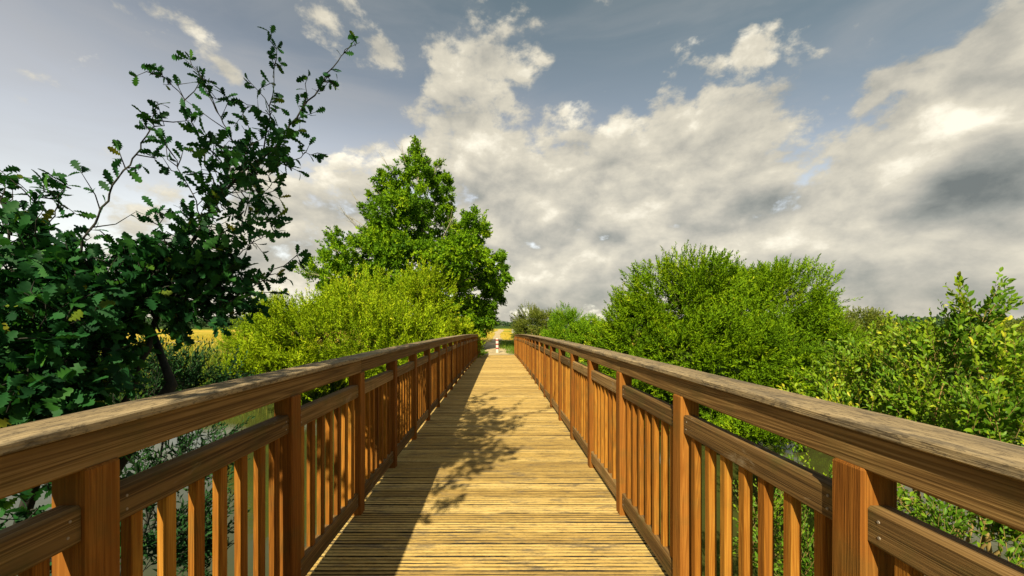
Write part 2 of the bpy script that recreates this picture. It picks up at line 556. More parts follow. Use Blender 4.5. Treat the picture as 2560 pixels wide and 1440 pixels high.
def shapes():
    S = {}
    # narrow leaf: two triangles folded along the midrib
    S['lance'] = (np.array([(0, 0, 0), (.42, .5, .10), (1, 0, -.12), (.42, -.5, .10)]), np.array([(0, 1, 2), (0, 2, 3)]))
    # oval leaf, folded, recurved
    t = [(0, 0), (.22, .36), (.5, .5), (.78, .36), (1, 0)]
    V = [(0, 0, 0), (.22, .36, .10), (.5, .5, .13), (.78, .36, .06), (1, 0, -.12), (.22, -.36, .10), (.5, -.5, .13), (.78, -.36, .06), (.5, 0, .0)]
    F = [(0, 1, 8), (1, 2, 8), (2, 3, 8), (3, 4, 8), (4, 7, 8), (7, 6, 8), (6, 5, 8), (5, 0, 8)]
    S['oval'] = (np.array(V, float), np.array(F))
    # lobed oak leaf
    half = [(0, .03), (.10, .06), (.20, .20), (.27, .12), (.38, .34), (.46, .17), (.58, .46), (.67, .22), (.78, .40), (.86, .22), (.94, .22), (1.0, .04)]
    n = len(half)
    V, F = [], []
    for (tt, ss) in half:
        bend = -.30 * tt * tt
        V += [(tt, 0, bend), (tt + .03, ss, bend + .18 * ss - .25 * ss * ss), (tt + .03, -ss, bend + .18 * ss - .25 * ss * ss)]
    for i in range(n - 1):
        a = 3 * i
        F += [(a, a + 3, a + 4), (a, a + 4, a + 1), (a, a + 2, a + 5), (a, a + 5, a + 3)]
    S['oak'] = (np.array(V, float), np.array(F))
    # grass blade
    S['blade'] = (np.array([(0, .5, 0), (0, -.5, 0), (.55, .32, .10), (.55, -.32, .10), (1, 0, .34)], float), np.array([(0, 1, 3), (0, 3, 2), (2, 3, 4)]))
    return S


SHAPE = shapes()


def leaf_arrays(P, A, L, W, shape, tint, rg, flat=0.0):
    """leaves at points P along axes A; returns vertices, triangles, tint per vertex. flat pulls leaf faces towards the sky"""
    N = len(P)
    T, Fs = SHAPE[shape]
    A = unit(A)
    r = unit(rg.normal(size=(N, 3)) + np.array([0, 0, flat]))
    nrm = unit(r - (r * A).sum(1, keepdims=True) * A)
    S = np.cross(nrm, A)
    L = np.broadcast_to(L, (N,)); W = np.broadcast_to(W, (N,))
    V = (P[:, None] + A[:, None] * (T[None, :, 0:1] * L[:, None, None]) + S[:, None] * (T[None, :, 1:2] * W[:, None, None])
         + nrm[:, None] * (T[None, :, 2:3] * L[:, None, None]))
    k = len(T)
    F = (Fs[None] + (np.arange(N) * k)[:, None, None]).reshape(-1, 3)
    return V.reshape(-1, 3), F, np.repeat(tint, k)


class Leaves:
    def __init__(self): self.V, self.F, self.T, self.n = [], [], [], 0

    def add(self, v, f, t):
        self.V.append(v); self.F.append(f + self.n); self.T.append(t); self.n += len(v)

    def build(self, name, mat, parent=None):
        return np_mesh(name, np.concatenate(self.V), np.concatenate(self.F), np.clip(np.concatenate(self.T), 0, 1), mat, parent)


def shoot_leaves(lv, base, d, length, nleaf, L, W, shape, rg, tint, bend=(0, 0, 0), open_a=1.0, start=0.08, jit=0.2, flat=0.0):
    """leafy shoots: leaves spiral along each shoot, wide open at the foot and closing towards the tip"""
    N = len(base)
    d = unit(d)
    t = np.linspace(start, 1, nleaf)[None, :, None]
    bend = np.broadcast_to(np.asarray(bend, float), (N, 3))
    P = base[:, None] + d[:, None] * (length[:, None, None] * t) + bend[:, None] * (t * t) * length[:, None, None]
    ax = unit(d[:, None] + bend[:, None] * 2 * t)
    h = unit(np.cross(ax, rg.normal(size=(N, 1, 3))))
    g = np.cross(ax, h)
    ph = (np.arange(nleaf) * 2.4)[None, :, None] + rg.uniform(0, 6.28, (N, 1, 1))
    rad = h * np.cos(ph) + g * np.sin(ph)
    ang = open_a * (1.0 - 0.6 * t)
    A = ax * np.cos(ang) + rad * np.sin(ang) + rg.normal(size=(N, nleaf, 3)) * jit
    ll = L * rg.uniform(.55, 1.3, (N, nleaf)) * (1.0 - 0.35 * t[..., 0])
    tt = tint[:, None] + rg.normal(0, .10, (N, nleaf)) + 0.12 * t[..., 0]
    v, f, q = leaf_arrays(P.reshape(-1, 3), A.reshape(-1, 3), ll.ravel(), ll.ravel() * (W / L), shape, tt.ravel(), rg, flat)
    lv.add(v, f, q)


def shoot_stems(lv, base, d, length, r, bend=(0, 0, 0), seg=3):
    N = len(base)
    d = unit(d)
    bend = np.broadcast_to(np.asarray(bend, float), (N, 3))
    h = unit(np.cross(d, np.array([.3, .5, .8]))); g = np.cross(d, h)
    rings = []
    for i in range(seg + 1):
        t = i / seg
        c = base + d * (length * t)[:, None] + bend * (t * t) * length[:, None]
        rr = (r * (1 - .75 * t))
        rr = np.broadcast_to(rr, (N,))[:, None]
        rings.append(np.stack([c + (h * math.cos(a) + g * math.sin(a)) * rr for a in (0, 2.094, 4.189)], 1))
    V = np.stack(rings, 1).reshape(N, -1, 3)
    F = []
    for i in range(seg):
        for j in range(3):
            a, b = i * 3 + j, i * 3 + (j + 1) % 3
            F += [(a, b, b + 3), (a, b + 3, a + 3)]
    F = np.array(F)
    k = V.shape[1]
    lv.add(V.reshape(-1, 3), (F[None] + (np.arange(N) * k)[:, None, None]).reshape(-1, 3), np.full(N * k, .5))


def lumps(dirs, seed, amp=.16):
    """an uneven outline: radius factor per direction"""
    r2 = np.random.default_rng(seed)
    out = np.ones(len(dirs))
    for k in range(7):
        w = r2.normal(size=3) * (1.6 + k * .8)
        out += amp * np.sin(dirs @ w + r2.uniform(0, 6.28)) / (1 + .45 * k)
    return out


def crown_points(lobes, n, rg, clumps=120, spread=.22, inner=.72, floor=None):
    """clumped points on and just under the surface of overlapping lobes, with outward directions"""
    lobes = np.asarray(lobes, float)
    area = (lobes[:, 3] * lobes[:, 4] * lobes[:, 5]) ** (2 / 3)
    P, D, C = [], [], []
    for i, lb in enumerate(lobes):
        k = max(6, int(n * area[i] / area.sum()))
        nc = max(4, int(clumps * area[i] / area.sum()))
        cd = unit(rg.normal(size=(nc, 3)))
        ct = rg.normal(0, .13, nc)
        cr = rg.uniform(inner - .1, 1.07, nc)
        pick = rg.integers(0, nc, k)
        d = unit(cd[pick] + rg.normal(size=(k, 3)) * spread)
        rr = cr[pick] * lumps(d, 40 + i) * rg.uniform(.84, 1.04, k) * np.where(rg.uniform(size=k) < .22, rg.uniform(.55, .85, k), 1)
        p = lb[:3] + d * lb[3:6] * rr[:, None]
        keep = np.ones(k, bool)
        for j, lo in enumerate(lobes):
            if j != i:
                q = (p - lo[:3]) / lo[3:6]
                keep &= (q * q).sum(1) > .42
        if floor is not None:
            keep &= p[:, 2] > floor
        P.append(p[keep]); D.append(unit(d / lb[3:6])[keep]); C.append(ct[pick][keep])
    return np.concatenate(P), np.concatenate(D), np.concatenate(C)


def at(px, py, y):
    """world point seen at a noted photo position, at its own distance y"""
    return (EYE[0] + (px - 1246) / 1000 * y, y, EYE[2] - (py - 813) / 1000 * y)


def bush(name, label, cat, lobes, nshoot, nleaf, L, W, ln, mat, seed, shape='lance', up=.6, clumps=160, stem_r=None, group=None,
         floor=None, open_a=1.0, spread=.2, base=None, tint0=.45, trunk_mat=None, bend=(0, 0, 0), trunks=5, keep=None, flat=0.0, jit=.2, twigs=0):
    rg = np.random.default_rng(seed)
    lobes = np.asarray(lobes, float)
    c = lobes[:, :3].mean(0)
    b = np.array(base if base is not None else (c[0], c[1], lobes[:, 2].min() - lobes[:, 5].max()))
    root = empty(name, tuple(b))
    tag(root, label, cat, group)
    P, D, C = crown_points(lobes, nshoot, rg, clumps, spread, floor=floor)
    if keep is not None:
        k = keep(P); P, D, C = P[k], D[k], C[k]
    d = unit(D + np.array([0, 0, up]) + rg.normal(size=P.shape) * .3)
    ln_ = ln * rg.uniform(.55, 1.25, len(P))
    P0 = P - d * (ln_ * .5)[:, None] - b
    lv = Leaves()
    shoot_leaves(lv, P0, d, ln_, nleaf, L, W, shape, rg, tint0 + C + rg.normal(0, .06, len(P)), bend, open_a, jit=jit, flat=flat)
    lv.build('crown', mat, root)
    m = MB()
    for i in range(trunks):
        lb = lobes[i % len(lobes)]
        tip = (lb[:3] + rg.normal(size=3) * lb[3:6] * .35 - b) * (.85 if stem_r else 1)
        tip[2] = abs(tip[2])
        o = np.array((rg.normal(0, .12), rg.normal(0, .12), 0))
        mid = o * .5 + tip * .45 + rg.normal(size=3) * .12
        r0 = (.012 * np.linalg.norm(tip) + .02) * (.55 if stem_r else 1)
        m.tube([o, mid, tip], [r0, r0 * .65, r0 * .18], 6)
    m.build('trunk', trunk_mat or M['bark'], root, True)
    if twigs:
        k = rg.choice(len(P0), twigs, replace=False)
        st = Leaves()
        shoot_stems(st, P0[k] - d[k] * .5, d[k], ln_[k] * 1.1 + .5, .007, bend)
        st.build('stems', M['twig'], root)
    if stem_r:
        st = Leaves()
        shoot_stems(st, P0, d, ln_, stem_r, bend)
        st.build('stems', trunk_mat or M['bark'], root)
    return root


# ================================================================== ground, path, water
WATER = -2.25


def camber(y):
    return -0.00077 * (np.asarray(y, float) - 3.5) ** 2


def sstep(a, b, x):
    t = np.clip((x - a) / (b - a), 0, 1)
    return t * t * (3 - 2 * t)


def ground_h(x, y):
    x = np.asarray(x, float); y = np.asarray(y, float)
    far_line = 18.6 - .42 * np.clip(x, 0, 9) + .5 * np.sin(x * .6) + .35 * np.sin(x * 1.7 + 1)
    near_line = 4.0 + .4 * np.sin(x * .9) - .5 * sstep(0, 12, x)
    land = -.42 - .25 * sstep(10, 60, np.abs(x)) + .10 * np.sin(x * .13 + y * .09) + .05 * np.sin(x * .7) * np.sin(y * .6)
    bed = -3.0
    far = bed + (land - bed) * sstep(-1.2, 4.6, y - far_line)
    near = bed + (-.75 - bed) * sstep(-1.0, 5.0, near_line - y)
    h = np.maximum(far, near)
    # the small lake in the meadow
    q = ((x - 76) / 26) ** 2 + ((y - 64) / 7) ** 2
    h = np.where(q < 1.6, bed + (h - bed) * sstep(.7, 1.6, q), h)
    # path ramp at the far bridge end
    w = (1 - sstep(1.4, 3.0, np.abs(x))) * sstep(22.8, 24, y)
    h = h * (1 - w) + w * (-.33 - .1 * sstep(24, 40, y))
    return h


def axis_vals(lo, hi, fine_lo, fine_hi, step, growth=1.12):
    v = list(np.arange(fine_lo, fine_hi, step))
    s, c = step, fine_hi
    while c < hi:
        v.append(c); s *= growth; c += s
    v.append(hi)
    s, c = step, fine_lo
    while c > lo:
        s *= growth; c -= s
        v.append(max(c, lo))
    return np.array(sorted(set(v)))


gx = axis_vals(-6000, 6000, -26, 26, .5)
gy = axis_vals(-200, 7000, -6, 70, .5)
GX, GY = np.meshgrid(gx, gy)
GZ = ground_h(GX, GY)
V = np.stack([GX, GY, GZ], -1).reshape(-1, 3)
nx, ny = len(gx), len(gy)
ii = (np.arange(ny - 1)[:, None] * nx + np.arange(nx - 1)[None]).ravel()
F = np.stack([ii, ii + 1, ii + 1 + nx, ii + nx], 1)
dry = np.clip(.15 + .75 * sstep(27, 45, V[:, 1]), 0, 1) - .9 * sstep(160, 260, V[:, 1])
dry = np.where(V[:, 2] < -1.0, -.3, dry) - .5 * (1 - sstep(-2.2, -.8, V[:, 2]))
dry = dry - .35 * sstep(12, 40, V[:, 0])
g = np_mesh('ground', V, F, np.full(len(V), .5), M['ground'], None, True, {'dry': dry})
tag(g, kind='structure')

w = np_mesh('water', np.array([(-400, -30, WATER), (400, -30, WATER), (400, 90, WATER), (-400, 90, WATER)], float), np.array([(0, 1, 2, 3)]), np.full(4, .5), M['water'])
tag(w, kind='structure')


def strip(name, pts, half, mat, lift):
    """a path laid on the ground along a centre line"""
    V, F = [], []
    pts = np.array(pts, float)
    d = np.gradient(pts, axis=0); d = unit(d)
    s = np.stack([d[:, 1], -d[:, 0]], 1)
    K = 7
    for i in range(len(pts)):
        for k in range(K):
            u = -1 + 2 * k / (K - 1)
            q = pts[i] + s[i] * u * half * (1 + .12 * math.sin(i * .9 + (1 if u > 0 else 0)))
            V.append((q[0], q[1], float(ground_h(q[0], q[1])) + lift + .03 * (1 - u * u)))
    for i in range(len(pts) - 1):
        for k in range(K - 1):
            a = i * K + k
            F.append((a, a + K, a + K + 1, a + 1))
    o = np_mesh(name, np.array(V), np.array(F), np.full(len(V), .5), mat, None, True)
    return tag(o, kind='structure')


ys = np.concatenate([np.arange(23.62, 60, .5), np.arange(60, 190, 3)])
strip('path', [(-.25 - .5 * sstep(25, 34, t) + 1.3 * sstep(46, 120, t) + .6 * math.sin(t * .05), t) for t in ys], 1.0, M['path'], .012)
xs = np.arange(-60, 60, .8)
strip('crossing_track', [(t, 49 + .02 * t + .5 * math.sin(t * .1)) for t in xs], 1.5, M['path'], .022)


# ================================================================== the footbridge
bridge = empty('footbridge', (0, 0, 0))
tag(bridge, 'arched wooden footbridge with grooved plank deck and brown slatted railings', 'footbridge')
Y0, Y1 = -6.2, 23.6
POST_W = .095
PITCH = 1.02
posts_y = [1.075 + PITCH * n for n in range(-7, 23)]
BW = 1.0            # half the clear width


def deck_mesh():
    m = MB()
    dirt = []
    y, k = Y0, 0
    while y < Y1:
        wd = .139
        tint = rng.uniform(0, 1)
        zt = float(camber(y + wd / 2)) + rng.uniform(-.0015, .0015)
        tilt = rng.uniform(-.002, .002)
        xa, xb = -1.13 + rng.uniform(-.012, .012), 1.13 + rng.uniform(-.012, .012)
        prof = [(0, -.032), (0, -.012), (.0040, -.011), (.0052, -.0010), (.0066, 0)]
        nr = 4
        rw = wd / nr
        for r in range(1, nr):
            a, gd = r * rw, rng.uniform(.009, .013)
            gw = rng.uniform(.0034, .0052)
            prof += [(a - gw - .0016, 0), (a - gw, -.0010), (a - gw + .0012, -gd), (a + gw - .0012, -gd), (a + gw, -.0010), (a + gw + .0016, 0)]
        prof += [(wd - .0066, 0), (wd - .0052, -.0010), (wd - .0040, -.011), (wd, -.012), (wd, -.032)]
        nseg = 5
        rings = []
        for s in range(nseg):
            xx = xa + (xb - xa) * s / (nseg - 1)
            wob = rng.normal(0, .0009)
            rings.append([(xx, y + py, zt + pz + tilt * (py / wd - .5) + wob) for py, pz in prof])
        m.loft(rings, tint)
        dirt += [1.0 if pz < -.0005 else 0.0 for py, pz in prof] * nseg
        y += .1455
        k += 1
    o = m.build('deck', M['deck'], bridge)
    a = o.data.attributes.new('dirt', 'FLOAT', 'POINT')
    a.data.foreach_set('value', np.array(dirt, dtype=np.float32))
    return o


deck_mesh()
for sx in (-.82, 0, .82):
    m = MB()
    yy = np.arange(Y0, Y1 + .01, 1.0)
    m.loft([[(sx - .09, t, float(camber(t)) - .036 - dz) if q < 2 else (sx + .09, t, float(camber(t)) - .036 - dz)
             for q, dz in enumerate((0, .34, .34, 0))] for t in np.append(yy, Y1)], rng.uniform())
    m.build('bearer', M['beam'], bridge)


def chamfer_rect(a0, a1, b0, b1, c):
    return [(a0 + c, b0), (a1 - c, b0), (a1, b0 + c), (a1, b1 - c), (a1 - c, b1), (a0 + c, b1), (a0, b1 - c), (a0, b0 + c)]


def long_piece(s, x0, x1, z0, z1, ya, yb, c=.004, step=.5, wob=.0008):
    """a board running along the bridge: x measured outward from the bridge axis, z above the deck"""
    m = MB()
    n = max(2, int((yb - ya) / step) + 1)
    prof = chamfer_rect(x0, x1, z0, z1, c)
    if s < 0:
        prof = prof[::-1]
    rings = []
    for t in np.linspace(ya, yb, n):
        zc = float(camber(t))
        e = rng.normal(0, wob)
        rings.append([(s * px + e, t, zc + pz) for px, pz in prof])
    m.loft(rings, rng.uniform())
    return m


RAIL_TOP = 1.215
for s in (-1, 1):
    rl = empty('railing', (0, 0, 0), bridge)
    rl['label'] = 'shaded railing by the oak, its sun-lit cap and slatted bays' if s < 0 else 'sun-lit orange railing in front of the big round willow'
    for y in posts_y:
        m = MB()
        zc = float(camber(y))
        h = POST_W / 2 + rng.uniform(-.001, .001)
        prof = chamfer_rect(BW - .006, BW - .006 + POST_W, y - h, y + h, .005)
        top = RAIL_TOP - .026 - .098 + .004
        lean = rng.uniform(-.002, .002)
        zz = [-.32, 0, .4, .8, top - .006, top]
        rings = []
        for q, z in enumerate(zz):
            k = .004 if q == len(zz) - 1 else 0
            cx, cy = BW - .006 + POST_W / 2, y
            rings.append([(s * (cx + (px - cx) * (1 - k / .05) + lean * z), cy + (py - cy) * (1 - k / .05), zc + z) for px, py in prof])
        m.loft(rings, rng.uniform())
        m.build('post', M['post'], rl)
    # hand rail and cap board in lengths of three and four bays
    cuts = posts_y[::3] + [posts_y[-1] + .09]
    cuts = sorted(set(cuts))
    if cuts[-1] - cuts[-2] < .2: cuts.pop(-2)
    cuts[0] -= .1
    for a, b in zip(cuts[:-1], cuts[1:]):
        long_piece(s, BW + .004 + rng.uniform(-.001, .001), BW + .112, RAIL_TOP - .026 - .098, RAIL_TOP - .0265, a + .0015, b - .0015, .005).build('hand_rail', M['rail'], rl)
    ccut = [posts_y[0] - .1] + posts_y[2::4] + [posts_y[-1] + .12]
    ccut = sorted(set(ccut))
    for a, b in zip(ccut[:-1], ccut[1:]):
        long_piece(s, BW - .014 + rng.uniform(-.0015, .0015), BW + .148, RAIL_TOP - .026, RAIL_TOP, a + .002, b - .002, .004, wob=.0012).build('cap_board', M['cap'], rl)
    far = MB()
    for i in range(len(posts_y) - 1):
        a, b = posts_y[i] + POST_W / 2 + .001, posts_y[i + 1] - POST_W / 2 - .001
        for nm, x1, z0, z1, c in (('middle_rail', .072, .905, 1.002, .007), ('toe_rail', .066, .062, .172, .005)):
            m = long_piece(s, BW + .010, BW + x1, z0, z1, a, b, c)
            for yy in (a + .028, b - .028):
                for dz in (.3, .7):
                    m.screw(BW + .010, yy + rng.uniform(-.004, .004), float(camber(yy)) + z0 + (z1 - z0) * dz, s)
            m.build(nm, [M['lowrail'], M['steel']], rl)
        for k in range(7):
            y = posts_y[i] + PITCH * (k + 1) / 8 + rng.uniform(-.003, .003)
            m = far if posts_y[i] > 7.5 or posts_y[i] < 0 else MB()
            zc = float(camber(y))
            prof = chamfer_rect(BW + .022, BW + .057, y - .02, y + .02, .003)
            lean = rng.uniform(-.003, .003)
            m.loft([[(s * px + lean * z, py, zc + z) for px, py in prof] for z in (.1722, .5, .9048)], rng.uniform())
            if m is not far:
                m.build('baluster', M['baluster'], rl)
    fb = far.build('balusters', M['baluster'], rl)
    fb['kind'] = 'stuff'

# ================================================================== trees and shrubs
# ---- the young oak beside the bridge
def oak():
    rg = np.random.default_rng(5)
    base = np.array((-2.35, 1.6, -1.0))
    root = empty('oak_tree', tuple(base))
    tag(root, 'young dark green oak with lobed leaves, its sparse top branches reaching above the shaded railing', 'oak tree')
    B = [  # branches as they grow: (photo x, photo y, distance)
        ([(300, 1050, 2.0), (380, 830, 2.2), (430, 700, 2.4), (510, 560, 2.6), (560, 470, 2.7), (620, 420, 2.8), (700, 360, 2.9), (770, 250, 3.1), (830, 170, 3.2), (890, 95, 3.3)], .022, 1.0),
        ([(655, 390, 2.85), (680, 270, 2.95), (692, 118, 3.0)], .007, 1.0),
        ([(620, 420, 2.8), (570, 330, 2.8), (520, 235, 2.8), (475, 150, 2.8)], .007, .8),
        ([(545, 500, 2.65), (500, 350, 2.6), (455, 240, 2.6), (405, 180, 2.55)], .007, .75),
        ([(640, 410, 2.85), (720, 400, 3.0), (795, 382, 3.05)], .005, .9),
        ([(545, 490, 2.65), (610, 470, 2.8), (658, 505, 2.9)], .005, .9),
        ([(180, 800, 1.9), (200, 620, 1.95), (260, 520, 2.0), (310, 430, 2.0), (370, 335, 2.0), (388, 298, 2.0)], .010, .8),
        ([(400, 790, 2.3), (560, 765, 2.5), (650, 708, 2.6), (742, 638, 2.7)], .008, 1.0),
        ([(60, 850, 1.8), (60, 650, 1.9), (75, 560, 2.0), (110, 462, 2.1)], .010, 1.2),
        ([(30, 700, 1.8), (15, 540, 1.9), (5, 455, 2.0)], .008, 1.2),
        ([(80, 620, 2.0), (130, 540, 2.1), (165, 465, 2.2)], .006, 1.0),
        ([(400, 830, 2.2), (340, 700, 2.2), (290, 610, 2.2)], .008, .9),
        ([(430, 720, 2.4), (520, 660, 2.6), (610, 560, 2.7)], .007, 1.2),
        ([(440, 700, 2.4), (410, 600, 2.45), (385, 520, 2.5)], .006, .8),
        ([(510, 560, 2.6), (450, 420, 2.6), (395, 330, 2.6)], .005, .9),
        ([(470, 640, 2.5), (600, 640, 2.6), (640, 590, 2.7)], .006, 1.0),
        ([(480, 760, 2.5), (580, 800, 2.6), (630, 770, 2.7)], .006, 1.0),
        ([(690, 370, 2.9), (690, 300, 2.9), (600, 250, 2.85)], .004, .8),
    ]
    nearer = lambda q: q if q < 1.8 else 1.8 + (q - 1.8) * .55
    wood_m = MB()
    lv = Leaves()
    wood_m.tube([np.zeros(3), np.array((.1, .15, .9)), np.array(at(430, 960, 2.1)) - base, np.array(at(380, 830, 2.2)) - base], [.055, .042, .028, .018], 9)
    wood_m.tube([np.array((.02, .05, .3)), np.array(at(150, 1000, 1.9)) - base, np.array(at(180, 800, 1.9)) - base], [.035, .022, .012], 8)
    wood_m.tube([np.array((.0, .0, .3)), np.array(at(40, 1000, 1.8)) - base, np.array(at(60, 850, 1.8)) - base], [.035, .022, .012], 8)

    def leafy(P, ax, n, L, spread=1.0, dens_t=None):
        k = len(P)
        A = unit(ax + rg.normal(size=(k, 3)) * .75 * spread)
        A[:, 2] -= .12
        L_ = L * rg.uniform(.6, 1.15, k)
        tn = np.clip(rg.normal(.42, .24, k), 0, .97)
        tn = np.where(rg.uniform(size=k) < .012, 1.0, tn)
        lv.add(*leaf_arrays(P, A, L_, L_ * .66, 'oak', tn, rg, flat=.5))

    def twig(p0, d, ln, nl, L):
        d = unit(d)
        p1 = p0 + d * ln * .5 + rg.normal(size=3) * .015
        p2 = p0 + d * ln + rg.normal(size=3) * .03
        wood_m.tube([p0, p1, p2], [.0032, .0024, .0012], 4)
        t = np.concatenate([rg.uniform(.25, 1, nl - nl // 2), rg.uniform(.88, 1, nl // 2)])[:, None]
        P = np.where(t < .5, p0 + (p1 - p0) * t * 2, p1 + (p2 - p1) * (t * 2 - 1))
        side = unit(np.cross(np.broadcast_to(d, P.shape), rg.normal(size=P.shape)))
        leafy(P, d + side * .9, nl, L)

    OVER = [  # a second stem, rising beside the camera and arching over the deck
        ([(-2.2, .55, .2), (-2.0, .8, 2.2), (-1.8, .7, 3.1), (-1.45, .8, 3.75), (-1.0, 1.1, 4.1), (-.55, 1.45, 4.4)], .022, .9),
        ([(-1.45, .8, 3.75), (-1.3, 1.3, 4.3), (-1.2, 1.7, 4.8)], .008, 1.0),
        ([(-1.65, .6, 3.4), (-1.3, .2, 3.6), (-1.1, -.2, 3.7)], .008, 1.0),
    ]
    OVER.append(([(-2.0, .8, 2.2), (-2.0, 1.6, 3.4), (-1.9, 2.6, 4.2), (-1.7, 3.1, 4.7)], .014, 1.0))
    for pts, r, dens in B + OVER:
        W = np.array([at(q[0], q[1], nearer(q[2])) for q in pts]) - base if abs(pts[-1][0]) > 3 else np.array(pts) - base
        n = len(W)
        seg = np.linspace(0, n - 1, (n - 1) * 5 + 1)
        i0 = np.minimum(seg.astype(int), n - 2); fr = (seg - i0)[:, None]
        C = W[i0] * (1 - fr) + W[i0 + 1] * fr
        # smooth the kinks
        for _ in range(3):
            C[1:-1] = (C[:-2] + C[1:-1] * 2 + C[2:]) / 4
        C[1:-1] += rg.normal(size=C[1:-1].shape) * .006
        wood_m.tube(list(C), list(np.linspace(r * .62, .0020, len(C))), 6)
        ln = np.linalg.norm(np.diff(C, axis=0), axis=1).sum()
        m = int(ln * 12.5 * dens)
        for _ in range(m):
            t = rg.uniform(.16, 1)
            k = min(int(t * (len(C) - 1)), len(C) - 2)
            p = C[k] + (C[k + 1] - C[k]) * rg.uniform()
            d = unit(C[k + 1] - C[k])
            d = unit(d * .6 + unit(np.cross(d, rg.normal(size=3))) * rg.uniform(.5, 1.1) + np.array((0, 0, .1)))
            twig(p, d, rg.uniform(.05, .20) * (1.25 - .6 * t), rg.integers(2, 6), .066)
        k = int(ln * 20 * dens)
        t = rg.uniform(.2, 1, k)
        idx = np.minimum((t * (len(C) - 1)).astype(int), len(C) - 2)
        P = C[idx] + (C[idx + 1] - C[idx]) * rg.uniform(size=(k, 1))
        leafy(P, unit(C[idx + 1] - C[idx]), k, .066)
        leafy(np.repeat(C[-1:], 4, 0), np.repeat(unit(C[-1:] - C[-3:-2]), 4, 0), 4, .066)
    # the close, dense lower crown
    for (px, py, dist, r, n) in [(50, 720, 1.9, .20, 110), (90, 860, 1.65, .21, 130), (190, 770, 2.0, .16, 90), (330, 725, 2.2, .14, 66), (450, 715, 2.4, .14, 66), (180, 900, 1.8, .14, 60), (560, 725, 2.55, .10, 22), (140, 980, 1.7, .18, 100),
                                 (210, 880, 1.8, .10, 30), (480, 620, 2.5, .11, 34), (530, 690, 2.5, .12, 40), (400, 770, 2.3, .11, 36), (30, 1060, 1.6, .24, 60), (60, 1250, 1.6, .3, 60), (20, 600, 2.0, .12, 20),
                                 (590, 450, 2.3, .12, 20), (600, 545, 2.25, .10, 16), (640, 400, 2.85, .11, 18), (690, 370, 2.9, .09, 10), (270, 690, 2.1, .11, 16), (130, 640, 2.0, .09, 10)]:
        c = np.array(at(px, py, nearer(dist))) - base
        for _ in range(n):
            d = unit(rg.normal(size=3))
            p = c + d * r * rg.uniform(.25, 1.0)
            if p[0] + base[0] > -1.42 and p[2] + base[2] < 1.5: continue
            twig(p, unit(d + np.array((0, 0, .25)) + rg.normal(size=3) * .5), rg.uniform(.06, .15), rg.integers(4, 8), .082)
    for c, r, n in [((-1.5, .0, 3.45), .34, 150), ((-1.9, 2.4, 4.15), .26, 40), ((-1.7, 1.3, 4.0), .34, 140), ((-1.3, .7, 3.8), .24, 50), ((-1.6, -.15, 2.7), .22, 60), ((-1.75, .75, 3.3), .25, 70), ((-1.55, 1.0, 3.7), .26, 60), ((-1.75, .55, 3.0), .26, 80), ((-2.0, 2.0, 3.6), .2, 30)]:
        for _ in range(n):
            d = unit(rg.normal(size=3))
            twig(np.array(c) - base + d * r * rg.uniform(.2, 1), d, rg.uniform(.06, .15), rg.integers(4, 7), .09)
    # nothing grows into the railing
    for i, (v, t) in enumerate(zip(lv.V, lv.T)):
        bad = (v[:, 0] + base[0] > -1.18) & (v[:, 2] + base[2] < 1.28)
        v[bad, 0] = -1.18 - base[0] - .03
    lv.build('crown', M['oak_leaf'], root)
    wood_m.build('trunk', M['bark'], root, True)


oak()


def L3(px, py, y, rpx, rpy, ry):
    """a crown lobe noted by its place in the photograph: centre, radii"""
    x, yy, z = at(px, py, y)
    return (x, yy, z, rpx / 1000 * y, ry, rpy / 1000 * y)


left_of_rail = lambda P: P[:, 0] < -1.5
right_of_rail = lambda P: P[:, 0] > 1.5
# ---- dark shrub in the oak's lee, twigs hanging to the water
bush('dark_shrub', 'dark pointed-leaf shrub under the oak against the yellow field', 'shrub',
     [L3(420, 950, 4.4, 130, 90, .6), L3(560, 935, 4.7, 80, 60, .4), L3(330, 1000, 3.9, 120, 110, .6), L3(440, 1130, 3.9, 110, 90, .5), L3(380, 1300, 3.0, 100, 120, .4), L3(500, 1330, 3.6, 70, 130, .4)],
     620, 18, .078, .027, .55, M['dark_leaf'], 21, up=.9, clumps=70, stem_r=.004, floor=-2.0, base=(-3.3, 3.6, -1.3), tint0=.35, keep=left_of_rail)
# ---- yellow-green willow bushes on the far left bank
bush('willow_bush', 'yellow-green bushy willow in front of the tall tree, behind the shaded railing', 'willow bush',
     [L3(900, 850, 18, 230, 130, 3.0), L3(1050, 790, 19.5, 110, 150, 2.4), L3(760, 860, 17.5, 140, 110, 2.2), L3(980, 900, 17, 200, 90, 2.2), L3(880, 770, 19, 130, 70, 2), L3(1140, 850, 20.5, 75, 80, 1.6), L3(700, 930, 16.8, 130, 80, 1.8)],
     10500, 20, .18, .056, .85, M['yellow_willow'], 22, up=.7, clumps=520, spread=.16, floor=-2.2, base=(-6, 18.5, -1.6), tint0=.5, twigs=800)
bush('willow_bush', 'lower pale willow bush at the dark shrub\'s edge, left of the larger willow', 'willow bush',
     [L3(690, 800, 21, 60, 55, 1.2), L3(640, 860, 20, 80, 60, 1.4), L3(720, 840, 20.5, 70, 60, 1.2)],
     1500, 20, .17, .052, .75, M['yellow_willow'], 23, up=.7, clumps=90, spread=.16, floor=-2.2, base=(-11.5, 20.5, -1.2), tint0=.42)


